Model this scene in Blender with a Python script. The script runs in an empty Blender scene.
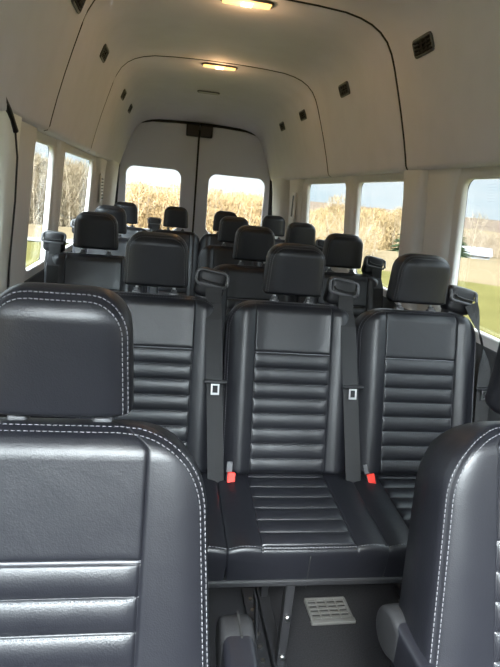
import bpy, bmesh, math, random
from math import sin, cos, pi, sqrt, exp
from mathutils import Vector, Matrix, Euler, noise
random.seed(7)
S = bpy.context.scene
COL = S.collection

# ------------------------------------------------------------------ camera
cam_d = bpy.data.cameras.new('camera')
cam = bpy.data.objects.new('camera', cam_d); COL.objects.link(cam)
CX, CZ, YAW, PITCH, ROLL, FPX = -.304, 1.394, .171, .248, .096, 538.3
fw = Vector((sin(YAW)*cos(PITCH), cos(YAW)*cos(PITCH), -sin(PITCH)))
rt = Vector((cos(YAW), -sin(YAW), 0)); up = rt.cross(fw)
r_ = rt*cos(ROLL) + up*sin(ROLL); u_ = up*cos(ROLL) - rt*sin(ROLL)
m = Matrix.Identity(4)
for i in range(3):
    m[i][0] = r_[i]; m[i][1] = u_[i]; m[i][2] = -fw[i]
m[0][3], m[1][3], m[2][3] = CX, 0, CZ
cam.matrix_world = m
cam_d.sensor_fit = 'VERTICAL'; cam_d.sensor_height = 24; cam_d.lens = 24*FPX/667
cam_d.clip_start = .02; cam_d.clip_end = 2000
S.camera = cam

# ------------------------------------------------------------------ sky, sun, exposure
SKY_LOW, SKY_HIGH, SKY_GLOW = .29, 1.5, 18.0      # horizon, overhead, thin bright cloud round the sun
w = bpy.data.worlds.new('sky'); S.world = w; w.use_nodes = True
nt = w.node_tree; nt.nodes.clear()
out = nt.nodes.new('ShaderNodeOutputWorld'); bg = nt.nodes.new('ShaderNodeBackground')
tc = nt.nodes.new('ShaderNodeTexCoord')
mp = nt.nodes.new('ShaderNodeMapping'); mp.inputs['Scale'].default_value = (1.5, 1.5, 7)
ns = nt.nodes.new('ShaderNodeTexNoise'); ns.inputs['Scale'].default_value = 1.6; ns.inputs['Detail'].default_value = 6
cr = nt.nodes.new('ShaderNodeValToRGB')
cr.color_ramp.elements[0].position = .42; cr.color_ramp.elements[0].color = (.68, .80, .88, 1)
cr.color_ramp.elements[1].position = .60; cr.color_ramp.elements[1].color = (.90, .93, .96, 1)
nt.links.new(tc.outputs['Generated'], mp.inputs['Vector']); nt.links.new(mp.outputs['Vector'], ns.inputs['Vector'])
nt.links.new(ns.outputs['Fac'], cr.inputs['Fac']); nt.links.new(cr.outputs['Color'], bg.inputs['Color'])
sx = nt.nodes.new('ShaderNodeSeparateXYZ'); nt.links.new(tc.outputs['Generated'], sx.inputs[0])
el = nt.nodes.new('ShaderNodeMapRange'); el.inputs['From Min'].default_value = .08; el.inputs['From Max'].default_value = .55   # brighter cloud overhead
el.inputs['To Min'].default_value = SKY_LOW; el.inputs['To Max'].default_value = SKY_HIGH
nt.links.new(sx.outputs['Z'], el.inputs['Value'])
dp = nt.nodes.new('ShaderNodeVectorMath'); dp.operation = 'DOT_PRODUCT'; dp.inputs[1].default_value = Vector((-.26, -.78, .80)).normalized()
nt.links.new(tc.outputs['Generated'], dp.inputs[0])
gl = nt.nodes.new('ShaderNodeMapRange'); gl.interpolation_type = 'SMOOTHSTEP'; gl.inputs['From Min'].default_value = .84; gl.inputs['From Max'].default_value = .98
gl.inputs['To Min'].default_value = 0; gl.inputs['To Max'].default_value = SKY_GLOW
nt.links.new(dp.outputs['Value'], gl.inputs['Value'])
ad = nt.nodes.new('ShaderNodeMath'); ad.operation = 'ADD'
nt.links.new(el.outputs['Result'], ad.inputs[0]); nt.links.new(gl.outputs['Result'], ad.inputs[1]); nt.links.new(ad.outputs[0], bg.inputs['Strength'])
nt.links.new(bg.outputs['Background'], out.inputs['Surface'])
sd = bpy.data.lights.new('sun', 'SUN'); sd.energy = 1.1; sd.angle = .16; sd.color = (1, .97, .91)
so = bpy.data.objects.new('sun', sd); COL.objects.link(so)
so.rotation_euler = Vector((.30, .78, -.74)).to_track_quat('-Z', 'Y').to_euler()   # light travels from behind the camera, high
S.view_settings.view_transform = 'Standard'; S.view_settings.look = 'None'
S.view_settings.exposure = 2.55; S.view_settings.gamma = 1.0
S.view_settings.use_curve_mapping = False

# ------------------------------------------------------------------ materials
def mat(name, col, rough=.6, metal=0, spec=.5, bump=None, bscale=200, bstr=.2, var=0, vscale=3, sheen=0, coat=0):
    m = bpy.data.materials.new(name); m.use_nodes = True
    n = m.node_tree.nodes; l = m.node_tree.links; b = n['Principled BSDF']
    b.inputs['Base Color'].default_value = (*col, 1); b.inputs['Roughness'].default_value = rough
    b.inputs['Metallic'].default_value = metal; b.inputs['Specular IOR Level'].default_value = spec
    if sheen: b.inputs['Sheen Weight'].default_value = sheen
    if coat: b.inputs['Coat Weight'].default_value = coat
    tc = n.new('ShaderNodeTexCoord')
    if var:
        t = n.new('ShaderNodeTexNoise'); t.inputs['Scale'].default_value = vscale; t.inputs['Detail'].default_value = 5
        r = n.new('ShaderNodeMix'); r.data_type = 'RGBA'
        r.inputs['A'].default_value = (*[c*(1-var) for c in col], 1); r.inputs['B'].default_value = (*[min(1, c*(1+var)) for c in col], 1)
        l.new(tc.outputs['Object'], t.inputs['Vector']); l.new(t.outputs['Fac'], r.inputs['Factor']); l.new(r.outputs['Result'], b.inputs['Base Color'])
    if bump:
        if bump == 'noise':
            t = n.new('ShaderNodeTexNoise'); t.inputs['Scale'].default_value = bscale; t.inputs['Detail'].default_value = 3; o = t.outputs['Fac']
        else:
            t = n.new('ShaderNodeTexVoronoi'); t.inputs['Scale'].default_value = bscale; o = t.outputs['Distance']
        bm = n.new('ShaderNodeBump'); bm.inputs['Strength'].default_value = bstr; bm.inputs['Distance'].default_value = .002
        l.new(tc.outputs['Object'], t.inputs['Vector']); l.new(o, bm.inputs['Height']); l.new(bm.outputs['Normal'], b.inputs['Normal'])
    return m

def leather():
    m = bpy.data.materials.new('black leather'); m.use_nodes = True
    n = m.node_tree.nodes; l = m.node_tree.links; b = n['Principled BSDF']
    b.inputs['Base Color'].default_value = (.007, .0072, .0098, 1); b.inputs['Roughness'].default_value = .40
    b.inputs['Specular IOR Level'].default_value = .46
    tc = n.new('ShaderNodeTexCoord')
    v = n.new('ShaderNodeTexVoronoi'); v.inputs['Scale'].default_value = 420
    t = n.new('ShaderNodeTexNoise'); t.inputs['Scale'].default_value = 16; t.inputs['Detail'].default_value = 4; t.inputs['Distortion'].default_value = .8
    b1 = n.new('ShaderNodeBump'); b1.inputs['Strength'].default_value = .16; b1.inputs['Distance'].default_value = .0010
    b2 = n.new('ShaderNodeBump'); b2.inputs['Strength'].default_value = .14; b2.inputs['Distance'].default_value = .007
    l.new(tc.outputs['Object'], v.inputs['Vector']); l.new(tc.outputs['Object'], t.inputs['Vector'])
    l.new(t.outputs['Fac'], b2.inputs['Height']); l.new(v.outputs['Distance'], b1.inputs['Height'])
    l.new(b2.outputs['Normal'], b1.inputs['Normal']); l.new(b1.outputs['Normal'], b.inputs['Normal'])
    r = n.new('ShaderNodeMapRange'); r.inputs['To Min'].default_value = .36; r.inputs['To Max'].default_value = .44
    l.new(t.outputs['Fac'], r.inputs['Value']); l.new(r.outputs['Result'], b.inputs['Roughness'])
    return m

def glass(name, tint, refl=.06):
    m = bpy.data.materials.new(name); m.use_nodes = True
    n = m.node_tree.nodes; l = m.node_tree.links; n.clear()
    o = n.new('ShaderNodeOutputMaterial'); mx = n.new('ShaderNodeMixShader'); tr = n.new('ShaderNodeBsdfTransparent'); g = n.new('ShaderNodeBsdfGlossy')
    tr.inputs['Color'].default_value = (*tint, 1); g.inputs['Roughness'].default_value = .02; mx.inputs['Fac'].default_value = refl
    l.new(tr.outputs[0], mx.inputs[1]); l.new(g.outputs[0], mx.inputs[2]); l.new(mx.outputs[0], o.inputs['Surface'])
    return m

def emit(name, col, st):
    m = bpy.data.materials.new(name); m.use_nodes = True
    b = m.node_tree.nodes['Principled BSDF']; b.inputs['Base Color'].default_value = (*col, 1)
    b.inputs['Emission Color'].default_value = (*col, 1); b.inputs['Emission Strength'].default_value = st
    return m

M = dict(
    leather=leather(),
    stitch=mat('grey thread', (.13, .13, .14), .8, spec=.2),
    darkstitch=mat('dark thread', (.10, .10, .11), .7),
    piping=mat('grey piping', (.12, .12, .13), .45),
    blackplastic=mat('black plastic', (.010, .010, .012), .42, spec=.35, bump='noise', bscale=500, bstr=.15),
    greyplastic=mat('charcoal plastic', (.013, .013, .014), .5, spec=.22, bump='noise', bscale=500, bstr=.2),
    rim=mat('worn grey plastic edge', (.075, .075, .08), .35),  # paler grey plastic for rims, bezels and collars
    chrome=mat('brushed steel', (.62, .62, .62), .28, metal=1),
    post=mat('satin metal post', (.45, .45, .46), .3, metal=.9),
    steel=mat('dark painted steel', (.018, .018, .02), .45, spec=.35, bump='noise', bscale=120, bstr=.3),
    web=mat('seat belt webbing', (.024, .024, .025), .8, spec=.3, bump='noise', bscale=600, bstr=.4),
    red=mat('red button', (.80, .035, .02), .4),
    trim=mat('light grey moulded trim', (.70, .68, .66), .62, bump='noise', bscale=420, bstr=.12, var=.03),
    cream=mat('cream trim with painted daylight', (.86, .86, .80), .5),  # cream pillar trim; daylight from the sliding-door window put into the paler colour
    head=mat('grey headliner board', (.715, .695, .765), .8, bump='noise', bscale=260, bstr=.25, var=.07, vscale=7),
    door=mat('grey door trim', (.66, .68, .76), .62, bump='noise', bscale=420, bstr=.12),
    lower=mat('dark lower trim', (.055, .057, .062), .65, bump='noise', bscale=420, bstr=.15),
    rubber=mat('black rubber', (.012, .012, .012), .55),
    carpet=mat('charcoal carpet', (.019, .019, .021), .95, spec=.08, bump='noise', bscale=520, bstr=.9, var=.9, vscale=230),
    ventgrey=mat('grey vent plastic', (.085, .085, .083), .5, spec=.3),
    glass=glass('clear glass', (.96, .97, .96)),
    tint=glass('tinted glass', (.80, .83, .83)),
    lamp=emit('warm lamp lens', (1.0, .47, .14), .50),
    lampcore=emit('lamp bulb glow', (1.0, .80, .45), 3),
    lampoff=mat('unlit lamp lens', (.62, .62, .60), .25),
    grass=mat('sunlit grass', (.066, .056, .020), .95, spec=0, var=.3, vscale=.6, bump='noise', bscale=6, bstr=.4),
    field=mat('dry field', (.100, .074, .045), .95, spec=0, var=.3, vscale=.12),
    asphalt=mat('pale road', (.19, .185, .18), .9, spec=0, var=.1),
    gold1=mat('golden twigs', (.185, .125, .062), .95, spec=0, var=.35, vscale=.8),
    gold2=mat('pale brown twigs', (.16, .118, .083), .95, spec=0, var=.35, vscale=.8),
    gold3=mat('grey brown twigs', (.13, .10, .065), .95, spec=0, var=.35, vscale=.8),
    hill=mat('wooded hill', (.075, .055, .042), .95, spec=0, var=.30, vscale=.03),
    pine=mat('pine needles', (.034, .050, .024), .9, spec=0, var=.3, vscale=1.5),
    bark=mat('bark', (.24, .19, .14), .95, spec=0, var=.3, vscale=4),
    housewall=mat('white house siding', (.15, .15, .155), .8),
    roof=mat('grey shingles', (.09, .085, .09), .9),
    pane=mat('dark window pane', (.08, .09, .11), .2),
)

# ------------------------------------------------------------------ helpers
def mesh(name, V, F, m, parent=None, smooth=True, loc=None):
    me = bpy.data.meshes.new(name); me.from_pydata([tuple(v) for v in V], [], F); me.update()
    if smooth: me.polygons.foreach_set('use_smooth', [True]*len(F))
    me.materials.append(m)
    o = bpy.data.objects.new(name, me); COL.objects.link(o)
    if parent: o.parent = parent
    if loc: o.location = loc
    return o

def bm_obj(name, bm, m, parent=None, smooth=False, loc=None):
    bmesh.ops.recalc_face_normals(bm, faces=bm.faces)
    me = bpy.data.meshes.new(name); bm.to_mesh(me); bm.free()
    if smooth: me.polygons.foreach_set('use_smooth', [True]*len(me.polygons))
    me.materials.append(m)
    o = bpy.data.objects.new(name, me); COL.objects.link(o)
    if parent: o.parent = parent
    if loc: o.location = loc
    return o

def box(bm, c, s, rot=None, bev=0, seg=2):
    mtx = Matrix.Translation(c) @ (rot.to_matrix().to_4x4() if rot else Matrix.Identity(4)) @ Matrix.Diagonal((*s, 1))
    r = bmesh.ops.create_cube(bm, size=1, matrix=mtx)
    if bev:
        es = list({e for v in r['verts'] for e in v.link_edges})
        bmesh.ops.bevel(bm, geom=es, offset=bev, segments=seg, affect='EDGES', profile=.5)

def boxobj(name, c, s, m, parent=None, rot=None, bev=.003, seg=2, smooth=False):
    bm = bmesh.new(); box(bm, c, s, rot, bev, seg); return bm_obj(name, bm, m, parent, smooth)

def cyl(bm, a, b, r, n=12, r2=None):
    a = Vector(a); b = Vector(b); d = b-a
    mtx = Matrix.Translation((a+b)/2) @ d.to_track_quat('Z', 'Y').to_matrix().to_4x4()
    bmesh.ops.create_cone(bm, cap_ends=True, segments=n, radius1=r, radius2=r if r2 is None else r2, depth=d.length, matrix=mtx)

def tube(V, F, pts, r, n=6, closed=False):
    pts = [Vector(p) for p in pts]; base = len(V); N = len(pts)
    for i, p in enumerate(pts):
        a = pts[(i-1) % N] if (i or closed) else pts[0]; b = pts[(i+1) % N] if (i < N-1 or closed) else pts[-1]
        t = (b-a).normalized(); s = t.cross(Vector((0, 0, 1)) if abs(t.z) < .9 else Vector((1, 0, 0))).normalized(); q = t.cross(s)
        for k in range(n):
            V.append(p + s*(r*cos(2*pi*k/n)) + q*(r*sin(2*pi*k/n)))
    for i in range(N if closed else N-1):
        j = (i+1) % N
        for k in range(n):
            F.append((base+i*n+k, base+i*n+(k+1) % n, base+j*n+(k+1) % n, base+j*n+k))
    if not closed:
        F.append(tuple(base+k for k in range(n))[::-1]); F.append(tuple(base+(N-1)*n+k for k in range(n)))

def resample(pts, step):
    out = []; carry = 0
    for a, b in zip(pts, pts[1:]):
        L = (b-a).length; t = carry
        while t < L:
            out.append((a.lerp(b, t/L), (b-a).normalized())); t += step
        carry = t-L
    return out

def dashes(V, F, pts, step=.0085, ln=.0062, r=.0011):
    for p, t in resample([Vector(q) for q in pts], step):
        tube(V, F, [p-t*ln/2, p, p+t*ln/2], r, 4)

def empty(name, loc, label, cat, group=None, rotz=0):
    o = bpy.data.objects.new(name, None); COL.objects.link(o); o.location = loc; o.rotation_euler = (0, 0, rotz); o.empty_display_size = .1
    tag(o, label, cat, group); return o

def tag(o, label, cat, group=None, kind=None):
    if label: o['label'] = label
    if cat: o['category'] = cat
    if group: o['group'] = group
    if kind: o['kind'] = kind
    return o

def struct(o):
    o['kind'] = 'structure'; return o

def copy_tree(o, parent=None):
    c = o.copy(); COL.objects.link(c)
    if parent: c.parent = parent
    for ch in [x for x in bpy.data.objects if x.parent == o]:
        copy_tree(ch, c)
    return c

def rrect(x0, x1, y0, y1, r, n=6):
    P = []
    for cx, cy, a in ((x1-r, y1-r, 0), (x0+r, y1-r, 90), (x0+r, y0+r, 180), (x1-r, y0+r, 270)):
        for k in range(n+1):
            t = math.radians(a+90*k/n); P.append((cx+r*cos(t), cy+r*sin(t)))
    return P

def plate(name, outer, holes, thick, m, mapf, bevel=.0, parent=None):
    """a flat panel with real openings and thickness; mapf(u, v, w) -> world point"""
    cu = bpy.data.curves.new(name, 'CURVE'); cu.dimensions = '2D'; cu.fill_mode = 'BOTH'; cu.extrude = thick/2-bevel
    cu.bevel_depth = bevel; cu.bevel_resolution = 2
    for P in [outer]+holes:
        sp = cu.splines.new('POLY'); sp.points.add(len(P)-1)
        for q, p in zip(sp.points, P): q.co = (p[0], p[1], 0, 1)
        sp.use_cyclic_u = True
    o = bpy.data.objects.new(name, cu); COL.objects.link(o)
    dg = bpy.context.evaluated_depsgraph_get(); dg.update()
    me = bpy.data.meshes.new_from_object(o.evaluated_get(dg)); bpy.data.objects.remove(o); bpy.data.curves.remove(cu)
    for v in me.vertices: v.co = mapf(v.co.x, v.co.y, v.co.z)
    bm = bmesh.new(); bm.from_mesh(me); bmesh.ops.remove_doubles(bm, verts=bm.verts, dist=1e-5)
    ob = bm_obj(name, bm, m, parent); bpy.data.meshes.remove(me)
    return ob

# ================================================================== SETTING: the van body
def xw(z): return .880 + max(-.03, (1.54-z))*.083 if z > .85 else .937
RW = [(-.62, .55), (.98, 2.14), (2.66, 3.41), (3.63, 4.70)]
LW = [(-.62, .55), (1.00, 1.88), (2.58, 3.02), (3.27, 4.50)]
WZ0, WZ1 = .955, 1.553
TH = .03
def side(sgn, wins, name, n0):
    mp_ = lambda u, v, w_: Vector((sgn*(xw(v)+TH/2+w_), u, v))
    y0, y1 = -.95, 6.30
    holes = [rrect(a, b, WZ0, WZ1, .055) for a, b in wins]
    OUT = [(y0, .90), (y1, .90), (y1, 1.70), (y0, 1.70)]; OUL = [(y0, -.05), (y1, -.05), (y1, .915), (y0, .915)]
    struct(plate(name, OUT, holes, TH, M['trim'], mp_, bevel=.010))
    lo = struct(plate(name, OUL, [], TH, M['lower'], lambda u, v, w_: Vector((sgn*(xw(v)-.006+TH/2+w_), u, v)), bevel=.006))
    for i, (a, b) in enumerate(wins):
        g = plate('window_%d' % (n0+i), rrect(a-.02, b+.02, WZ0-.02, WZ1+.02, .07), [], .006, M['glass'] if i < 1 else M['tint'],
                  lambda u, v, w_: Vector((sgn*(xw(v)+TH+.006+w_), u, v)))
        struct(g)
        plate('window_seal', rrect(a-.03, b+.03, WZ0-.03, WZ1+.03, .08), [rrect(a+.006, b-.006, WZ0+.008, WZ1-.006, .055)], .012, M['rubber'],
              lambda u, v, w_: Vector((sgn*(xw(v)+TH-.006+w_), u, v)), parent=g)
side(1, RW, 'wall_right', 1)
side(-1, LW, 'wall_left', 5)

# floor: carpet
def gridmesh(name, x0, x1, y0, y1, nx, ny, zf, m, parent=None):
    V = []; F = []
    for j in range(ny+1):
        for i in range(nx+1):
            x = x0+(x1-x0)*i/nx; y = y0+(y1-y0)*j/ny; V.append((x, y, zf(x, y)))
    for j in range(ny):
        for i in range(nx):
            a = j*(nx+1)+i; F.append((a, a+1, a+nx+2, a+nx+1))
    return mesh(name, V, F, m, parent)
bm = bmesh.new(); box(bm, (0, 2.65, -.03), (1.90, 7.3, .06)); struct(bm_obj('floor', bm, M['carpet']))

# roof headliner in hoop sections
PROF = [(.895, 1.585), (.840, 1.585), (.826, 1.590), (.818, 1.604), (.812, 1.63), (.788, 1.72), (.758, 1.82), (.725, 1.92), (.690, 2.02), (.667, 2.075),
        (.638, 2.122), (.600, 2.158), (.555, 2.184), (.50, 2.203), (.43, 2.217), (.30, 2.226), (.15, 2.231), (0, 2.232)]
PROF = PROF + [(-x, z) for x, z in reversed(PROF[:-1])]
def droop(y, z):
    if y <= 5.15: return z
    t = min(1, (y-5.15)/1.02); d = .165*(1-sqrt(max(0, 1-t**2.2)))*.9 + .012*t
    return z - d*max(0, (z-1.6)/.63)
def hoop(name, y0, y1, ny):
    V = []; F = []; n = len(PROF)
    ys = [y0, y0+.006, y0+.014]+[y0+.014+(y1-y0-.028)*k/ny for k in range(1, ny)]+[y1-.014, y1-.006, y1]
    for k, y in enumerate(ys):
        inn = {0: .014, 1: .004, len(ys)-2: .004, len(ys)-1: .014}.get(k, 0)      # rolled panel edge
        for x, z in PROF:
            f = 1+inn/.8; V.append((x*f, y, 1.5+(droop(y, z)-1.5)*(1+inn/.7)))
    for k in range(len(ys)-1):
        for i in range(n-1): F.append((k*n+i, k*n+i+1, (k+1)*n+i+1, (k+1)*n+i))
    o = mesh(name, V, F, M['head'])
    md = o.modifiers.new('solid', 'SOLIDIFY'); md.thickness = .02; md.offset = -1
    return struct(o)
SE = [-.25, .95, 2.576, 3.89, 6.16]
for a, b in zip(SE, SE[1:]): hoop('ceiling', a+.004, b-.004, 16 if b > 5 else 6)
# dark gasket in each hoop seam
for i, y in enumerate(SE[1:-1]):
    V = []; F = []
    tube(V, F, [(x*1.006, y, z+.004) for x, z in PROF[1:-1]], .0060, 6)
    struct(mesh('trim_%d' % (i+1), V, F, M['rubber']))
# outer roof skin keeps daylight out
bm = bmesh.new(); box(bm, (0, 3.02, 2.36), (2.0, 6.66, .05)); 
for s in (-1, 1): box(bm, (s*.99, 2.65, 2.0), (.03, 7.4, .74))
struct(bm_obj('ceiling', bm, M['door']))

# pillar trims standing proud of the side walls
def pillar(sgn, y0, y1, d, z0=.93, z1=1.60, n='trim_4', m='trim', lean=0.0):
    V = []; F = []
    secs = [(z0, 1.0), (z0+.05, 1.0), ((z0+z1)/2, 1.0), (z1-.14, 1.0), (z1-.06, 1.12), (z1, 1.35)]
    prof = [(0, 0), (.06, .55), (.14, .88), (.24, 1), (.5, 1.0), (.76, 1), (.86, .88), (.94, .55), (1, 0)]
    for z, f in secs:
        c = (y0+y1)/2; h = (y1-y0)/2*f
        for t, e in prof:
            V.append((sgn*(xw(z)+.003-d*e*min(1, .8+.2*f)), c-h+2*h*t+lean*(z-z0), z))
    n_ = len(prof)
    for k in range(len(secs)-1):
        for i in range(n_-1): F.append((k*n_+i, k*n_+i+1, (k+1)*n_+i+1, (k+1)*n_+i))
    return struct(mesh(n, V, F, M[m]))
pillar(1, 2.18, 2.42, .026, n='trim_4'); pillar(1, 2.42, 2.64, .048, n='trim_5')
pillar(1, 3.44, 3.60, .022, n='trim_6'); pillar(1, .62, .92, .04, n='trim_7')
pillar(-1, 1.95, 2.17, .055, n='trim_8', m='cream'); pillar(-1, 2.19, 2.50, .035, n='trim_9'); pillar(-1, 3.06, 3.24, .02, n='trim_10')
pillar(-1, .62, .92, .04, n='trim_11')
pillar(1, 4.87, 5.30, .035, n='trim_12'); pillar(1, 5.42, 6.05, .075, n='trim_13')
pillar(-1, 4.69, 5.20, .035, n='trim_14'); pillar(-1, 5.30, 6.05, .075, n='trim_15')
# black rubber door seal on the sliding-door side
V = []; F = []
tube(V, F, [(-.872, 1.0, 1.565), (-.868, 1.8, 1.566), (-.862, 2.08, 1.563), (-.858, 2.165, 1.535), (-.866, 2.178, 1.45), (-.884, 2.178, 1.2), (-.902, 2.178, .93)], .011, 8)
struct(mesh('trim_16', V, F, M['rubber']))
V = []; F = []
tube(V, F, [(-.822, .95, 1.72), (-.824, 1.75, 1.665), (-.824, 1.88, 1.632), (-.826, 1.975, 1.590), (-.824, 2.04, 1.535)], .011, 8)
tube(V, F, [(-.824, 2.04, 1.54), (-.823, 2.058, 1.45), (-.836, 2.072, 1.30), (-.862, 2.078, 1.06), (-.872, 2.078, .93)], .0035, 8)
struct(mesh('trim_17', V, F, M['rubber']))
# quarter-panel belt slots
for s, y in ((1, 5.02), (-1, 4.82)):
    bm = bmesh.new(); box(bm, (s*.852, y, 1.345), (.012, .17, .24), bev=.004)
    o = bm_obj('slotted_trim_panel', bm, M['trim'])
    tag(o, 'pale slotted trim panel on the %s quarter beside the last side window' % ('right' if s > 0 else 'left'), 'trim panel')
    bm = bmesh.new()
    if s > 0: box(bm, (s*.845, y, 1.345), (.004, .05, .19), bev=.001)
    else:
        for k in range(7): box(bm, (s*.845, y, 1.265+k*.026), (.004, .12, .009))
    bm_obj('slot', bm, M['greyplastic'], o)

# rear wall frame and the two rear doors
YR = 6.17
mpr = lambda y: (lambda u, v, w_: Vector((u, y+w_, v)))
struct(plate('wall_rear', [(-1.0, -.05), (1.0, -.05), (1.0, 2.34), (-1.0, 2.34)], [rrect(-.80, .82, .90, 1.65, .05)], .05, M['rubber'], mpr(YR+.09)))
def doorpoly(x0, x1):
    P = [(x0, .06), (x1, .06)]
    top = lambda x: 2.088-.16*(abs(x)/.8)**6 - .03*(abs(x)/.8)**2
    ed = lambda z: .872-.085*max(0, (z-1.0))/1.0
    xs = [x1+(x0-x1)*k/14 for k in range(15)]
    for x in xs:
        z = top(x); e = ed(z); P.append((max(-e, min(e, x)), z))
    return P
D1 = rrect(-.765, -.155, .93, 1.612, .10, 8); D2 = rrect(.128, .782, .93, 1.606, .10, 8)
for n, (x0, x1, H, gx) in enumerate(((-.865, -.014, D1, (-.78, -.14)), (.014, .865, D2, (.115, .795)))):
    d = struct(plate('door_%d' % (n+1), doorpoly(x0, x1), [H], .05, M['door'], mpr(YR+.02), bevel=.012))
    g = struct(plate('window_%d' % (9+n), rrect(gx[0], gx[1], .92, 1.625, .10), [], .005, M['glass'], mpr(YR+.058)))
    s = -1 if n == 0 else 1
    # narrow crease on the door trim below the header
    bm = bmesh.new(); box(bm, (s*.44, YR-.007, .80), (.6, .012, .02), bev=.004); bm_obj('pull_ledge', bm, M['lower'], d)
lt = empty('door_latch', (0, YR-.02, 2.02), 'black latch box at the top centre where the two rear doors meet', 'door latch')
for s in (-1, 1):
    boxobj('latch_housing', (s*.072, -.02, 0), (.136, .05, .125), M['blackplastic'], lt, bev=.012)
boxobj('striker', (0, -.05, .02), (.03, .02, .03), M['steel'], lt)

V = []; F = []
tube(V, F, [(0, YR+.004, z) for z in (.06, .5, 1.0, 1.5, 2.07)], .0135, 8); struct(mesh('trim_18', V, F, M['rubber']))
for s, n in ((-1, 19), (1, 20)):
    V = []; F = []; tube(V, F, [(s*.872, YR-.012, .1), (s*.872, YR-.012, 1.0), (s*.845, YR-.012, 1.45), (s*.815, YR-.012, 1.72), (s*.77, YR-.012, 1.93), (s*.68, YR-.012, 2.035), (s*.5, YR-.012, 2.075), (s*.25, YR-.012, 2.088), (0, YR-.012, 2.092)], .012, 8)
    struct(mesh('trim_%d' % n, V, F, M['rubber']))

# cab end: dashboard bulk, windscreen, bulkhead over the glass (behind the camera)
def mpf(u, v, w_): return Vector((u, -.27-(2.05-v)*.72+w_, v))
struct(plate('wall_front', [(-1.0, .95), (1.0, .95), (1.0, 2.25), (-1.0, 2.25)], [rrect(-.86, .86, 1.28, 2.0, .08)], .05, M['lower'], mpf))
struct(plate('window_11', rrect(-.88, .88, 1.26, 2.02, .09), [], .006, M['glass'], mpf))
bm = bmesh.new(); box(bm, (0, -.98, .45), (1.86, .5, 1.0), bev=.06, seg=3); struct(bm_obj('wall_front', bm, M['lower']))

# ================================================================== SEATS
def endk(d, R, p=2.0):
    if d >= R: return 1.0
    return max(0.0, 1-((R-d)/R)**p)**(1/p)

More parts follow.
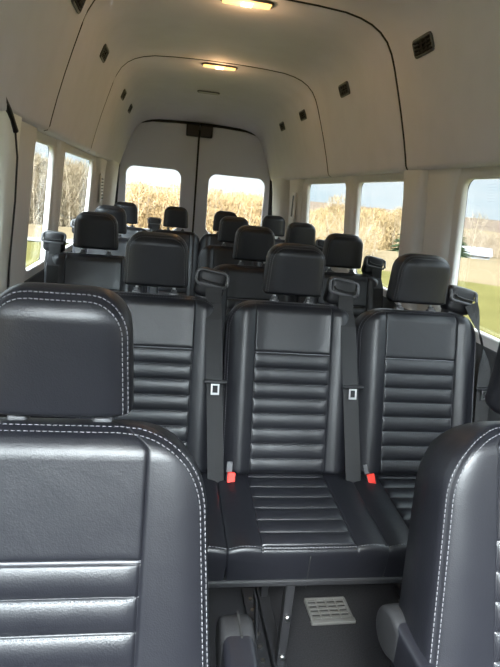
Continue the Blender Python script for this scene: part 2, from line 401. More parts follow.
class Pad:
    """upholstered pad; local x across, z along, front face towards -y"""
    def __init__(s, L, W0, W1, Tf, Tb, Rt=.085, Rb=.03, Re=.05, wi=None, zp=None, rp=.052, ribs=True, hb=.02, xb=.172, sig=.034, p=3.2, ztop=.0125, cp=2.2, insert=True, seam=.012, zb0=.02, puff=.006, et=2.0, tbx=0):
        s.__dict__.update(locals())
    def half(s, z):
        t = z/s.L; w = s.W0+(s.W1-s.W0)*t
        w -= s.Rt*(1-endk(s.L-z, s.Rt, s.cp)) + s.Rb*(1-endk(z, s.Rb, 2))
        return w
    def thick(s, z): return max(.03, endk(s.L-z, s.Re, s.et)*endk(z, s.Rb, 2))
    def wins(s, z):
        w = s.wi*(1.0+.03*(z/s.L)); return min(w, s.half(z)*.72)
    def front(s, x, z):
        W = s.half(z); u = min(1, abs(x)/W); E = max(0, 1-u**s.p)**(1/s.p); k = s.thick(z)
        f = 0; a = abs(x)
        if s.insert:
            wi = s.wins(z)
            f += s.hb*exp(-((a-s.xb)/s.sig)**2)
            f -= .0034*exp(-((a-wi)/.0019)**2)
            if a < wi:
                ed = min(1, (wi-a)/.016)**.5
                if s.ribs and z < s.zp:
                    f += s.puff*1.6*abs(sin(pi*(s.zp-z)/s.rp))**.42*ed - s.puff*.8
                else:
                    f += s.puff*ed*.35*min(1, max(0, z-s.zp)/.012)**.5
                    f -= .003*exp(-((z-(s.L-s.ztop))/.0025)**2)
                if not s.ribs or z >= s.zp-.003: f -= .005*exp(-((z-s.zp)/.0035)**2)
        if s.seam:
            d = min(W-a, s.L-z) if s.L-z < s.Rt*2 else W-a
            f -= .0030*exp(-((d-s.seam)/.0028)**2)
        return -(s.Tf*E*k + f*E*min(1, k*1.1))
    def back(s, x, z):
        W = s.half(z); u = min(1, abs(x)/W); return (s.Tb+s.tbx*(1-z/s.L))*max(0, 1-u**s.p)**(1/s.p)*s.thick(z)
    def build(s, name, parent, m, nz=150, ni=22, no=12, panels=('upper_panel', 'ribbed_panel')):
        zs = [s.L*k/nz for k in range(nz+1)]
        extra = [s.L-s.Re*(1-sin(pi/2*k/10)) for k in range(11)]
        if s.insert: extra += [s.zp+q for q in (-.006, -.0035, -.0015, 0, .0015, .0035, .006)]+[s.L-s.ztop+q for q in (-.004, -.002, 0, .002, .004)]+[s.zp-s.rp*k+q for k in range(1, 8) for q in (-.003, -.0012, 0, .0012, .003) if s.ribs and s.zp-s.rp*k > .01]
        zs = sorted(set([round(z, 5) for z in zs+extra]))
        zs = [z for i, z in enumerate(zs) if i == 0 or z-zs[i-1] > 4e-4]
        ni0 = ni
        def xs(W, wi):
            g = min(1, (W-wi)/.055)
            h = [c*(wi-.008) for c in [k*2/ni0 for k in range(1, ni0//2+1)]]+[wi-.005*g, wi-.0025*g, wi-.0011*g, wi, wi+.0011*g, wi+.0025*g, wi+.006*g]
            a, b = wi+.006*g, W-.018*g
            h += [a+(b-a)*k/7 for k in range(1, 8)]+[W-q*g for q in (.0145, .0115, .0095, .0085, .0070, .0050, .0030, .0014, .0004, 0)]
            return [-x for x in reversed(h)]+[0]+h
        nh = ni//2+7+7+10; ji = ni//2+4; cols = range(2*nh+1); no = nh-ji; ni = 2*ji
        nb = 14; V = []; nf = len(cols)
        for z in zs:
            W = s.half(z); wi = s.wins(z) if s.insert else W*.55
            for x in xs(W, wi):
                V.append((x, s.front(x, z), z))
            for k in range(1, nb):
                x = W*cos(pi*k/nb); V.append((x, s.back(x, z), z))
        n = nf+nb-1; G = {0: [], 1: [], 2: []}
        zc = s.L-s.ztop
        for j in range(len(zs)-1):
            zm = (zs[j]+zs[j+1])/2
            for i in range(n):
                a, b = j*n+i, j*n+(i+1) % n; f = (a, b, b+n, a+n)
                g = 0
                if s.insert and no <= i < no+ni:
                    if zm < s.zp and s.ribs and zm > s.zb0: g = 2
                    elif s.zp <= zm < zc: g = 1
                G[g].append(f)
        G[0].append(tuple(range(n))[::-1]); G[0].append(tuple((len(zs)-1)*n+i for i in range(n)))
        root = None
        for g, nm in ((0, name), (1, panels[0]), (2, panels[1])):
            if not G[g]: continue
            idx = {}; VV = []; FF = []
            for f in G[g]:
                q = []
                for v in f:
                    if v not in idx: idx[v] = len(VV); VV.append(V[v])
                    q.append(idx[v])
                FF.append(tuple(q))
            o = mesh(nm, VV, FF, m, root or parent)
            if g == 0: root = o
        return root
    def outline(s, off, z0=.02, step=.01):
        """front-face path parallel to the outline, up one side, over the top, down the other"""
        P = []; z = z0
        while z < s.L-1e-6:
            P.append((s.half(z), z)); z += step if s.L-z > s.Rt else step*.35
        P.append((s.half(s.L), s.L)); w = P[-1][0]
        P += [(w-(2*w)*k/30, s.L) for k in range(1, 30)]
        P += [(-x, z) for x, z in reversed(P[:len(P)-29])]
        Q = []
        for i, (x, z) in enumerate(P):
            a = P[max(0, i-2)]; b = P[min(len(P)-1, i+2)]; t = Vector((b[0]-a[0], b[1]-a[1])).normalized(); nn = Vector((-t.y, t.x))
            x2, z2 = x+nn.x*off, z+nn.y*off; z2 = min(z2, s.L-.001)
            Q.append(Vector((x2, s.front(x2, z2)-.0006, z2)))
        return Q

BACK = Pad(.605, .232, .234, .055, .080, Rt=.110, p=4.4, hb=.024, sig=.038, seam=.0085, wi=.130, zp=.425, rp=.0515, puff=.0055)
HEADP = Pad(.180, .108, .100, .055, .052, Rt=.062, Rb=.016, Re=.040, insert=False, p=3.6, cp=2.15, seam=.0095)
CUSH = Pad(.420, .2386, .2386, .050, .085, Rt=.010, Rb=.01, Re=.030, wi=.135, zp=.395, rp=.056, puff=.0062, hb=.008, xb=.185, sig=.045, ztop=.012, p=16, cp=2.2, et=4, seam=0, zb0=.012)
FBACK = Pad(.605, .262, .220, .055, .080, hb=.010, xb=.195, sig=.055, Rt=.130, p=5, seam=.0085, wi=.130, zp=.407, rp=.0515, puff=.0055, tbx=.065)

def make_back(parent, name='backrest', PB=None):
    PB = PB or BACK
    b = PB.build(name, parent, M['leather'])
    V = []; F = []
    for off in (.0050, .0125): dashes(V, F, PB.outline(off), .0088, .0060, .0009)
    mesh('stitching', V, F, M['stitch'], b)
    V = []; F = []; k = 0
    while True:
        z = PB.zp-PB.rp*(k+1)-.0042
        if z < .03: break
        wi = PB.wins(z)-.008; V = []; F = []
        dashes(V, F, [(x, PB.front(x, z)-.0004, z) for x in [-wi+2*wi*i/24 for i in range(25)]], .0088, .0055, .0007); k += 1
        mesh('rib_stitching', V, F, M['darkstitch'], b)
    V = []; F = []; z = PB.zp; wi = PB.wins(z)-.001
    tube(V, F, [(x, PB.front(x, z)-.0022, z) for x in [-wi+2*wi*i/30 for i in range(31)]], .0020, 6)
    mesh('piping', V, F, M['piping'], b)
    return b

def make_head(parent):
    h = HEADP.build('headrest', parent, M['leather'], nz=60, ni=20, no=12)
    V = []; F = []
    for off in (.0060, .0130): dashes(V, F, HEADP.outline(off, z0=.012, step=.006), .0072, .0050, .0009)
    mesh('stitching', V, F, M['stitch'], h)
    for sx in (-1, 1):
        bm = bmesh.new(); cyl(bm, (sx*.062, 0, -.055), (sx*.062, 0, .03), .0058, 14)
        bm_obj('headrest_post', bm, M['post'], h, True)
    return h

RECL = math.radians(-15)
def place_back(parent, x, y, z, protos=None, recl=RECL, own=None, gap=.027, hs=1.0):
    """backrest + headrest + collars on a seat whose hinge line is at (x, y, z) in the parent's frame"""
    if own: b, h, cs = own
    elif protos is None:
        b = make_back(parent); h = make_head(parent)
        cs = []
        for sx in (-1, 1):
            bm = bmesh.new(); box(bm, (0, 0, 0), (.030, .026, .014), bev=.005, seg=2); cyl(bm, (0, 0, 0), (0, 0, .016), .0105, 14)
            cs.append(bm_obj('post_collar', bm, M['rim'], parent, True))
    else:
        b = copy_tree(protos[0], parent); h = copy_tree(protos[1], parent); cs = [copy_tree(c, parent) for c in protos[2]]
    R = Matrix.Rotation(recl, 4, 'X')
    b.location = (x, y, z); b.rotation_euler = (recl, 0, 0)
    p = R @ Vector((0, .004, BACK.L+gap)); h.scale = (1, 1, hs); hr = recl+math.radians(16)
    h.location = (x, y+p.y, z+p.z); h.rotation_euler = (hr, 0, 0)
    for c, sx in zip(cs, (-1, 1)):
        q = R @ Vector((0, 0.002, BACK.L+.001)); c.location = (x+sx*.062, y+q.y, z+q.z); c.rotation_euler = (recl, 0, 0)
    return b, h, cs

def make_cushion(parent):
    c = CUSH.build('cushion', parent, M['leather'], nz=110, no=10, panels=('front_panel', 'ribbed_panel'))
    V = []; F = []
    zz = CUSH.L-.008
    for zz, dy in ((CUSH.L-.014, 0), ):
        dashes(V, F, [(x, CUSH.front(x, zz)-.0006, zz) for x in [-.232+.464*i/60 for i in range(61)]], .009, .0064, .0011)
    mesh('stitching', V, F, M['stitch'], c)
    V = []; F = []
    tube(V, F, [(0, -.030+.012*k, CUSH.L+.0002) for k in range(10)], .0015, 6)
    mesh('front_seam', V, F, M['rubber'], c)
    return c
def place_cushion(parent, x, y, z, proto=None):
    c = make_cushion(parent) if proto is None else copy_tree(proto, parent)
    c.location = (x, y, z); c.rotation_euler = (math.radians(-90-4.2), 0, pi)
    # local z -> -y (forward), local -y -> +z (up)
    return c

def ribbon(name, pts, width, parent, m='web', thick=.0016, side=None):
    V = []; F = []; N = len(pts)
    for i, p in enumerate(pts):
        p = Vector(p); a = Vector(pts[max(0, i-1)]); b = Vector(pts[min(N-1, i+1)]); t = (b-a).normalized()
        sd_ = Vector(side[i]) if side else Vector((1, 0, 0)); sd_ = (sd_-t*sd_.dot(t)).normalized(); n_ = t.cross(sd_)
        for a_, b_ in ((-1, -1), (-.5, -1), (0, -1), (.5, -1), (1, -1), (1, 1), (0, 1), (-1, 1)):
            V.append(p+sd_*(a_*width/2)+n_*(b_*thick/2))
    for i in range(N-1):
        for k in range(8): F.append((i*8+k, i*8+(k+1) % 8, (i+1)*8+(k+1) % 8, (i+1)*8+k))
    F.append(tuple(range(8))[::-1]); F.append(tuple((N-1)*8+k for k in range(8)))
    return mesh(name, V, F, M[m], parent, smooth=False)

def belt_guide(parent, x, y, z, tilt=0.16, protos=None):
    """moulded belt outlet on the backrest shoulder"""
    if protos is None:
        bm = bmesh.new(); box(bm, (0, .012, -.010), (.078, .060, .086), bev=.016, seg=3); box(bm, (0, .02, -.09), (.060, .050, .12), bev=.014)
        g = bm_obj('belt_guide', bm, M['blackplastic'], parent, True)
        V = []; F = []
        P = rrect(-.041, .041, -.016, .026, .012, 4)
        tube(V, F, [(px, -.022+.010*(pz > 0), pz) for px, pz in P], .0048, 6, closed=True)
        mesh('guide_rim', V, F, M['rim'], g)
        V = []; F = []; tube(V, F, [(-.030, -.028, .004), (-.026, -.029, -.002), (0, -.030, -.004), (.026, -.029, -.002), (.030, -.028, .004)], .0030, 6)
        mesh('slot_lip', V, F, M['rubber'], g)
    else: g = copy_tree(protos, parent)
    g.location = (x-.008, y, z+.020); g.rotation_euler = (-.12, tilt, 0); g.scale = (1.3, 1.1, 1.15)
    return g

def belt(parent, x0, y0, z0, x1, y1, z1, recl=RECL):
    R = Vector((0, 0, 0)); pts = []
    N = 14
    for i in range(N+1):
        t = i/N; pts.append((x0+(x1-x0)*t, y0+(y1-y0)*t+.0-.010*sin(pi*t), z0+(z1-z0)*t))
    rb = ribbon('belt_webbing', pts, .054, parent)
    return rb
def latch(parent, x, y, z, rx=-.25, protos=None):
    if protos is None:
        bm = bmesh.new(); box(bm, (0, -.004, 0), (.076, .018, .012), bev=.004); 
        l_ = bm_obj('latch_plate', bm, M['blackplastic'], parent)
        bm = bmesh.new()
        for sx in (-1, 1): box(bm, (sx*.011, -.006, -.022), (.0055, .004, .036), bev=.001)
        box(bm, (0, -.006, -.039), (.0275, .004, .007), bev=.001); box(bm, (0, -.006, -.009), (.0275, .004, .006), bev=.001)
        bm_obj('tongue', bm, M['chrome'], l_)
    else: l_ = copy_tree(protos, parent)
    l_.location = (x, y, z); l_.rotation_euler = (rx, 0, 0); return l_
def buckle(parent, x, y, z, ry=0, protos=None):
    if protos is None:
        bm = bmesh.new(); box(bm, (0, 0, 0), (.036, .024, .058), bev=.006, seg=2)
        b = bm_obj('buckle', bm, M['blackplastic'], parent, True)
        boxobj('release_button', (0, -.010, .012), (.026, .014, .038), M['red'], b, bev=.003)
        bm = bmesh.new(); box(bm, (-.006, .004, .045), (.020, .006, .036), bev=.002); bm_obj('buckle_strap', bm, M['rim'], b)
    else: b = copy_tree(protos, parent)
    b.location = (x, y, z); b.rotation_euler = (-.35, ry, 0); return b

P = {}      # shared prototypes
def seat_unit(parent, x, first=False):
    """one sitting place at x (local), hinge at y=0, z=HZ"""
    if 'back' not in P:
        P['back'] = place_back(parent, x, 0, HZ)
        P['cush'] = place_cushion(parent, x, .015, HZ-.032)
    else:
        place_back(parent, x, 0, HZ, P['back']); place_cushion(parent, x, .015, HZ-.032, P['cush'])
def guide(parent, x, tilt=.16, long_belt=True, lt_z=None, xend=None):
    gy, gz = .155+.0, HZ+.605
    g = belt_guide(parent, x, gy-.005, gz+.020, tilt, P.get('guide')); P.setdefault('guide', g)
    if long_belt:
        xe = x+.012 if xend is None else xend
        f = lambda z: -.078+(z-HZ)*.268 - .012        # just in front of the backrest face
        pts = [(x, gy-.036, gz+.022), (x, gy-.041, gz+.005), (x+.001, gy-.046, gz-.03)]
        for k in range(1, 13):
            t = k/12; z = gz-.03-(gz-.03-HZ+.0)*t; pts.append((x+(xe-x)*t, min(gy-.046, f(z)+.012), z))
        pts.append((xe, -.055, HZ-.03))
        ribbon('belt_webbing', pts, .054, parent)
        if lt_z:
            t = (gz-lt_z)/(gz-HZ); l_ = latch(parent, x+(xe-x)*t, f(lt_z)-.006, lt_z, -.25, P.get('latch')); P.setdefault('latch', l_)

def frame(parent, x0, x1, legs):
    bm = bmesh.new(); cx, wd = (x0+x1)/2, x1-x0
    box(bm, (cx, -.20, HZ-.126), (wd, .40, .020), bev=.006)
    box(bm, (cx, -.392, HZ-.122), (wd, .024, .022), bev=.006)
    bm_obj('seat_frame', bm, M['steel'], parent)
    for lx in legs:
        bm = bmesh.new()
        box(bm, (lx, -.375, (HZ-.13)/2+.005), (.026, .030, HZ-.15), bev=.003)
        box(bm, (lx, -.08, (HZ-.13)/2+.005), (.026, .040, HZ-.15), bev=.003)
        box(bm, (lx, -.23, .020), (.040, .40, .030), bev=.004)
        lg = bm_obj('leg', bm, M['steel'], parent)
        for z in (.07, .21):
            bm = bmesh.new(); cyl(bm, (lx, -.388, z), (lx, -.397, z), .009, 12); bm_obj('bolt', bm, M['chrome'], lg, True)

HZ = .462
S2 = .477
def bench(name, y, xs, label, legs, guides, cat='bench seat', lowbuckles=()):
    cx = sum(xs)/len(xs)
    o = empty(name, (cx, y, 0), label, cat)
    for x in xs: seat_unit(o, x-cx)
    frame(o, min(xs)-cx-.22, max(xs)-cx+.22, [l_-cx for l_ in legs])
    for g in guides: guide(o, g[0]-cx, *g[1:-1], (g[-1]-cx)) if len(g) == 5 else guide(o, g[0]-cx, *g[1:])
    for b in lowbuckles:
        k = buckle(o, b[0]-cx, b[1], b[2], b[3], P.get('buckle')); P.setdefault('buckle', k)
    return o
Y2 = 1.855-.185
r2 = .628
B2 = bench('bench_seat', Y2, [r2-2*S2, r2-S2-.002, r2-.011], 'black leather bench for three just behind the front seats, with red buckles', [.108, r2+.02, r2-2*S2],
           [(-.133, .16, True, HZ+.335, -.096), (.333, .16, True, HZ+.335, .384)],
           lowbuckles=((-.047, -.075, HZ+.012, .05), (.447, -.075, HZ+.012, -.22)))
# the outboard belt by the right window: hangs twisted
cx = r2-S2
g = belt_guide(B2, .795-cx, .150, HZ+.625, .20, P['guide'])
pts = []; sdv = []
for k in range(21):
    t = k/20
    pts.append((.80-cx+.012+.072*sin(min(1, t*2.2)*pi/2)+.010*t, .112-.115*t, HZ+.628-.58*t))
    a = 1.25*exp(-((t-.22)/.13)**2); sdv.append((cos(a), sin(a), 0))
ribbon('belt_webbing', pts, .054, B2, side=sdv)
latch(B2, .888-cx, .044, HZ+.33, -.1, P['latch'])

Y3 = 2.795-.185; Y4 = 3.78-.185; Y5 = 4.839-.185
bench('bench_seat', Y3, [.63-S2, .63], 'black leather two-seat bench by the right windows, directly behind the nearest three-place bench', [.63-S2/2], [(.817, .16, True)])
bench('bench_seat', Y4, [.639-S2, .639], 'black leather two-seat bench on the right, just ahead of the four-place rear bench', [.639-S2/2], [(.812, .16, False)])
bench('passenger_seat', Y3, [-.638], 'nearer single black leather seat by the left window, tall belt outlet at its left shoulder', [-.6], [(-.826, .05, True)], cat='seat')
bench('passenger_seat', Y4, [-.668], 'farther single black leather seat on the left, partly hidden behind the nearer one', [-.6], [(-.852, .05, True)], cat='seat')
B5 = bench('bench_seat', Y5, [-.649, -.218, .213, .645], 'four-place black leather bench in front of the rear doors', [-.5, .5], [(-.392, .0, True)])
# the rear bench stands clear of its neighbours: places are a little narrower
for c in B5.children:
    if c.name.split('.')[0] in ('backrest', 'cushion'): c.scale = (.93, 1, 1)

# ---------------- front seats
def front_seat(x, y, rz, label, arm):
    o = empty('front_seat', (x, y, 0), label, 'seat', rotz=rz)
    if 'fback' not in P: P['fback'] = (make_back(o, PB=FBACK), copy_tree(P['back'][1], o), [copy_tree(q, o) for q in P['back'][2]]); pr = None
    else: pr = P['fback']
    place_back(o, 0, 0, HZ-.008, pr, own=P['fback'] if pr is None else None, gap=.015, hs=1.08)
    c = place_cushion(o, 0, .015, HZ-.040, P['cush'])
    bm = bmesh.new(); box(bm, (0, -.22, .26), (.36, .40, .16), bev=.03); box(bm, (0, -.22, .09), (.30, .38, .18), bev=.01)
    bm_obj('seat_base', bm, M['greyplastic'], o)
    # fold-down armrest on the inboard side: rounded pivot shell and padded arm
    s = arm
    def outl(L0, r0, r1):
        Q = []
        for k in range(13): a = pi/2+pi*k/12; Q.append((-(r0*cos(a))*1.0, r0*sin(a)))
        return Q
    A = o
    px, py, pz = s*(.300 if s > 0 else .236), .125, (.634 if s > 0 else .622)
    bm = bmesh.new(); R0 = .043
    prof = [(R0*sin(t), R0*cos(t)) for t in [pi*k/14 for k in range(15)]]          # half round at the back
    prof = [(a, b) for a, b in prof]+[(-.27, -.032), (-.30, -.020), (-.305, .0), (-.295, .018), (-.25, .030)]
    ar = None
    def ext(name, prof, w, m, parent, bev):
        bm = bmesh.new()
        vs = [[bm.verts.new((px+sx*w/2, py+a, pz+b)) for a, b in prof] for sx in (-1, 1)]
        bm.faces.new(vs[0]); bm.faces.new(vs[1][::-1])
        for k in range(len(prof)):
            j = (k+1) % len(prof); bm.faces.new((vs[0][k], vs[1][k], vs[1][j], vs[0][j]))
        bmesh.ops.recalc_face_normals(bm, faces=bm.faces)
        es = [e for e in bm.edges if abs(e.verts[0].co.x-e.verts[1].co.x) < 1e-6]
        bmesh.ops.bevel(bm, geom=es, offset=bev, segments=4, affect='EDGES', profile=.5)
        return bm_obj(name, bm, m, parent, True)
    arm_o = ext('armrest', prof, .056, M['leather'], A, .012)
    cap = [(R0*1.10*cos(t), R0*1.10*sin(t)) for t in [pi*(-.62)+pi*1.24*k/18 for k in range(19)]]
    ext('pivot_cover', cap+[(-.045, .034), (-.045, -.034)], .060, M['greyplastic'], arm_o, .012)
    boxobj('cover_seam', (px+.004, py-.004, pz+R0*1.10+.0005), (.0035, .06, .002), M['rubber'], arm_o, bev=0)
    return o
Y1 = .809-.170
front_seat(-.446, Y1, 0, 'black leather front seat in the left foreground seen from the front', 1)
front_seat(.420, Y1+.045, math.radians(4), 'black leather front seat cut off by the right edge of the photo', -1)

# ================================================================== small interior things
def inward(sgn, z):
    # point and slope on the headliner side profile
    for (x0, z0), (x1, z1) in zip(PROF, PROF[1:]):
        if z0 <= z <= z1: t = (z-z0)/(z1-z0); return x0+(x1-x0)*t, math.atan2(x0-x1, z1-z0)
def roof_vent(sgn, y, z, label, sc=1):
    x, a = inward(sgn, z)
    o = empty('roof_air_vent', (sgn*(x-.001), y, z), label, 'air vent')
    o.rotation_euler = (0, -a*sgn, 0); o['group'] = 'air vents in the overhead side panels'; o.scale = (1, sc, sc)
    V = []; F = []; tube(V, F, [(-sgn*.003, u, v) for u, v in rrect(-.078, .078, -.031, .031, .012, 4)], .006, 6, closed=True)
    mesh('vent_frame', V, F, M['rim'], o)
    boxobj('vent_recess', (0, 0, 0), (.003, .150, .056), M['rubber'], o, bev=0)
    bm = bmesh.new()
    for k in range(4): box(bm, (-sgn*.005, 0, -.021+k*.014), (.010, .146, .0035), rot=Euler((0, sgn*.5, 0)))
    for u in (-.036, 0, .036): box(bm, (-sgn*.004, u, 0), (.006, .004, .054))
    box(bm, (-sgn*.009, 0, 0), (.006, .014, .016), bev=.001)
    bm_obj('vent_louvres', bm, M['greyplastic'], o)
    return o
for i, (y, w_) in enumerate(((2.26, 'nearest'), (3.27, 'second from the camera'), (4.29, 'third from the camera'), (5.06, 'farthest'))):
    roof_vent(1, y, 2.045 if i < 2 else 2.03, 'dark louvred air vent in the right overhead panel, %s' % w_)
for y, w_ in ((2.36, 'nearest, at the top edge'), (3.22, 'second from the camera'), (4.53, 'third from the camera'), (5.28, 'farthest')):
    roof_vent(-1, y, 2.055, 'dark louvred air vent in the left overhead panel, %s' % w_)

def dome(y, label, on):
    z = droop(y, 2.232)
    o = empty('dome_lamp', (0, y, z), label, 'ceiling lamp')
    V = []; F = []; tube(V, F, [(u, v, -.004) for u, v in rrect(-.115, .115, -.040, .040, .032, 6)], .0075, 8, closed=True)
    mesh('lamp_bezel', V, F, M['rim'], o)
    bm = bmesh.new(); box(bm, (0, 0, -.006), (.220, .070, .018), bev=.008, seg=3); bm_obj('lamp_lens', bm, M['lamp' if on else 'lampoff'], o, True)
    if on:
        bm = bmesh.new(); box(bm, (0, 0, -.016), (.05, .045, .006), bev=.0028); bm_obj('bulb_window', bm, M['lampcore'], o, True)
        ld = bpy.data.lights.new('lamp_glow', 'POINT'); ld.energy = .35; ld.color = (1, .6, .28); ld.shadow_soft_size = .05
        lo = bpy.data.objects.new('lamp_glow', ld); COL.objects.link(lo); lo.location = (0, 0, -.05); lo.parent = o
    return o
dome(2.665, 'lit amber dome lamp on the headliner at the top edge, nearest lamp', True)
dome(3.985, 'lit amber dome lamp on the headliner behind the dark hoop seam', True)
dome(5.02, 'unlit small grey dome lamp near the rear doors', False).scale = (.8, .8, 1)

# heater grille in the carpet under the bench
o = empty('floor_vent', (.335, 1.525, .0), 'pale grey slatted heater grille in the carpet under the bench', 'floor vent', rotz=.02)
boxobj('vent_recess', (0, 0, .005), (.135, .100, .006), M['rubber'], o, bev=0)
bm = bmesh.new(); box(bm, (0, -.052, .010), (.160, .020, .014), bev=.004); box(bm, (0, .054, .010), (.150, .008, .012), bev=.003)
for s in (-1, 1): box(bm, (s*.072, 0, .010), (.010, .105, .012), bev=.003)
bm_obj('vent_frame', bm, M['ventgrey'], o)
bm = bmesh.new()
for k in range(5): box(bm, (0, -.032+k*.020, .010), (.14, .0095, .006), bev=.0015)
for k in range(3): box(bm, (-.036+k*.036, 0, .012), (.005, .10, .006))
bm_obj('vent_louvres', bm, M['ventgrey'], o)
# seat track beside the bench leg
o = empty('seat_track', (.060, 1.40, 0), 'black slotted steel bracket on the floor left of the bench leg', 'bracket')
bm = bmesh.new(); box(bm, (0, 0, .012), (.045, .46, .022), bev=.003); box(bm, (-.012, .02, .09), (.006, .05, .16), rot=Euler((0, -.1, 0)), bev=.002)
bm_obj('rail', bm, M['steel'], o)
for k in range(8):
    bm = bmesh.new(); cyl(bm, (0, -.19+k*.052, .022), (0, -.19+k*.052, .026), .007, 10); bm_obj('rail_bolt', bm, M['chrome'], o)

# ================================================================== OUTSIDE
def gz(x, y):
    r = max(abs(x), (y-3)*.9 if y > 3 else (-(y+1))*.9, 0)
    z = -.72
    def ss(a, b, t): t = max(0, min(1, (t-a)/(b-a))); return t*t*(3-2*t)
    z -= 1.6*ss(17, 40, r); z -= 3.4*ss(32, 62, r)
    z += 5.6*ss(110, 330, r)
    z += .35*noise.noise(Vector((x*.03, y*.03, 0)))*ss(14, 40, r)*2
    return z
def ring(name, r0, r1, nr, m):
    V = []; F = []; na = 120
    for j in range(nr+1):
        r = r0*(r1/r0)**(j/nr) if r0 > 0 else r1*j/nr
        for i in range(na):
            a = 2*pi*i/na; x, y = r*cos(a), 2.5+r*sin(a); V.append((x, y, gz(x, y)))
    for j in range(nr):
        for i in range(na):
            k = (i+1) % na; F.append((j*na+i, j*na+k, (j+1)*na+k, (j+1)*na+i))
    if r0 < 1: pass
    return struct(mesh(name, V, F, m))
ring('ground', .5, 17.5, 18, M['grass'])
ring('ground', 17.5, 360, 60, M['field'])
# wooded hill line
V = []; F = []; na = 240
for j, (r, h) in enumerate(((260, -4), (300, .2), (330, 1.6), (380, 2.2), (430, .5))):
    for i in range(na):
        a = 2*pi*i/na; hh = h*(1+.5*noise.noise(Vector((cos(a)*3, sin(a)*3, 1)))+.06*noise.noise(Vector((cos(a)*40, sin(a)*40, 2)))) if h > 0 else h
        V.append((r*cos(a), 2.5+r*sin(a), hh))
for j in range(4):
    for i in range(na):
        k = (i+1) % na; F.append((j*na+i, j*na+k, (j+1)*na+k, (j+1)*na+i))
struct(mesh('hills', V, F, M['hill']))
# pale road on the left side
V = []; F = []
for k in range(41):
    a = math.radians(-75+k*1.75)
    for d in (19.3, 20.3): x, y = CX+d*sin(a), d*cos(a); V.append((x, y, gz(x, y)+.05))
for k in range(40): F.append((2*k, 2*k+1, 2*k+3, 2*k+2))
struct(mesh('road', V, F, M['asphalt']))

# bare woodland: nobody could count its thin trunks and twigs
def tree_into(TV, TF, V, F, base, h, wd, rnd, ntw):
    p = Vector(base); tube(TV, TF, [p+Vector((0, 0, -.3)), p+Vector((rnd.uniform(-.2, .2), rnd.uniform(-.2, .2), h*.5)), p+Vector((rnd.uniform(-.4, .4), rnd.uniform(-.4, .4), h*.95))], h*.010, 4)
    for k in range(9):
        a = rnd.uniform(0, 2*pi); z = h*rnd.uniform(.2, .7); d = Vector((cos(a)*.6, sin(a)*.6, .8))
        q = p+Vector((0, 0, z)); tube(TV, TF, [q, q+d*wd*.5, q+d*wd*.8+Vector((0, 0, wd*.25))], h*.004, 3)
    for k in range(ntw):
        a = rnd.uniform(0, 2*pi); t = rnd.random()**.75; z = h*(.04+.96*t); rr = wd*sqrt(max(.03, 1-((t-.40)/.64)**2))*rnd.uniform(.15, 1)
        c = p+Vector((rr*cos(a), rr*sin(a), z)); d = Vector((rnd.gauss(0, .4), rnd.gauss(0, .4), rnd.uniform(.3, 1.3))).normalized()
        sdd = d.cross(Vector((rnd.gauss(0, 1), rnd.gauss(0, 1), rnd.gauss(0, 1)))).normalized()
        l_ = rnd.uniform(.25, .7)*h/6; w_ = rnd.uniform(.015, .045)*h/6
        b = len(V); V += [c-sdd*w_, c+sdd*w_, c+d*l_]; F.append((b, b+1, b+2))
rnd = random.Random(11)
def wood(label, spots, m, h0, h1, ntw=900, cat='woodland'):
    o = empty('woodland', (spots[0][0], spots[0][1], gz(*spots[0])), label, cat); o['kind'] = 'stuff'
    TV, TF, V, F = [], [], [], []; off = o.location
    for x, y in spots:
        h = rnd.uniform(h0, h1); tree_into(TV, TF, V, F, (x-off.x, y-off.y, gz(x, y)-off.z), h, h*rnd.uniform(.30, .42), rnd, ntw)
    a = mesh('trunks', TV, TF, M['bark'], o, smooth=False); b = mesh('twigs', V, F, m, o, smooth=False)
    for q in (a, b): q['kind'] = 'stuff'
U = rnd.uniform
def arc(a0, a1, n, d0, d1):
    out = []
    for k in range(n):
        a = math.radians(a0+(a1-a0)*(k+U(.1, .9))/n); d = U(d0, d1); out.append((CX+d*sin(a), d*cos(a)))
    return out
wood('golden leafless thicket at the grass edge, seen through the right side windows', arc(15.6, 24.4, 50, 50, 60), M['gold1'], 3.6, 4.7)
wood('low tawny brush just past the grass on the right', arc(13.8, 22.2, 54, 24, 33), M['gold1'], 1.0, 1.9, 420)
wood('hazy golden wood seen through the two rear door windows', arc(-3.6, 12.4, 78, 52, 60), M['gold1'], 4.0, 5.2)
wood('grey brown wood seen through the left side windows', arc(-24, -7.9, 78, 50, 58), M['gold3'], 4.8, 6.4)
wood('pale brown wood on the slope beyond the white house', arc(25.5, 40, 60, 112, 135), M['gold2'], 3.6, 4.8)

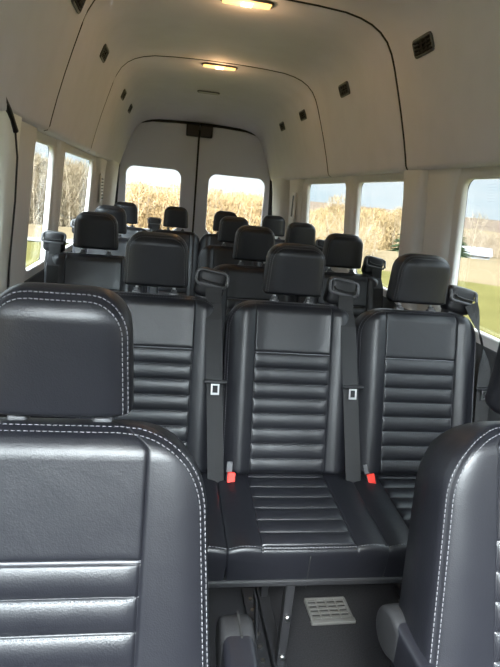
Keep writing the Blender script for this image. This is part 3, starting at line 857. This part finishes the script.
# conifer behind the wide right pillar
def conifer(x, y, h, wd, label):
    o = empty('conifer', (x, y, gz(x, y)), label, 'tree')
    bm = bmesh.new(); cyl(bm, (0, 0, -.1), (0, 0, h*.95), h*.022, 8, h*.004); bm_obj('trunk', bm, M['bark'], o, True)
    V = []; F = []; r = random.Random(5)
    for k in range(60):
        z = h*(.06+.92*k/60); R = wd*(1-k/60)**.85+.05
        for j in range(18):
            a = r.uniform(0, 2*pi); R2 = R*r.uniform(.7, 1.1); w_ = .10+.05*R2; b = len(V)
            t = Vector((-sin(a), cos(a), 0)); d = Vector((cos(a), sin(a), 0))
            V += [d*R2*.15+Vector((0, 0, z+.1)), d*R2*.65+t*w_+Vector((0, 0, z-.12*R2)), d*R2+Vector((0, 0, z-.20*R2)), d*R2*.65-t*w_+Vector((0, 0, z-.12*R2)), d*R2*.6+Vector((0, 0, z-.12*R2-.16))]
            F += [(b, b+1, b+2, b+3), (b, b+4, b+1), (b+1, b+4, b+2), (b+2, b+4, b+3), (b+3, b+4, b)]
    mesh('needles', V, F, M['pine'], o, smooth=False)
conifer(19.0, 37.5, 5.0, 3.2, 'dark green conifer partly hidden by the wide right window pillar')

# small white house seen over the grass
hx, hy = 36.4, 60.5
o = empty('house', (hx, hy, gz(hx, hy)), 'small white house with grey roof beyond the grass on the right', 'house', rotz=-.5)
bm = bmesh.new(); box(bm, (0, 0, 1.0), (3.6, 3, 2.4)); bm_obj('house_wall', bm, M['housewall'], o)
bm = bmesh.new(); vs = [bm.verts.new(p) for p in ((-2.0, -1.8, 2.1), (2.0, -1.8, 2.1), (2.0, 1.8, 2.1), (-2.0, 1.8, 2.1), (-2.0, 0, 3.0), (2.0, 0, 3.0))]
for f in ((0, 1, 5, 4), (2, 3, 4, 5), (0, 4, 3), (1, 2, 5), (0, 3, 2, 1)): bm.faces.new([vs[i] for i in f])
bm_obj('house_roof', bm, M['roof'], o)
for x in (-1.2, -.4, .4, 1.2): boxobj('house_window', (x, -1.51, 1.3), (.4, .06, .7), M['pane'], o, bev=0)
# ash-coloured bare tree in front of it
tx, ty = 26.5, 44.5
o = empty('bare_tree', (tx, ty, gz(tx, ty)), 'small grey-brown bare tree standing in front of the white house', 'tree')
TV, TF, V, F = [], [], [], []; tree_into(TV, TF, V, F, (0, 0, 0), 4.2, 1.8, rnd, 420)
mesh('trunk', TV, TF, M['bark'], o, smooth=False); mesh('twigs', V, F, M['gold3'], o, smooth=False)
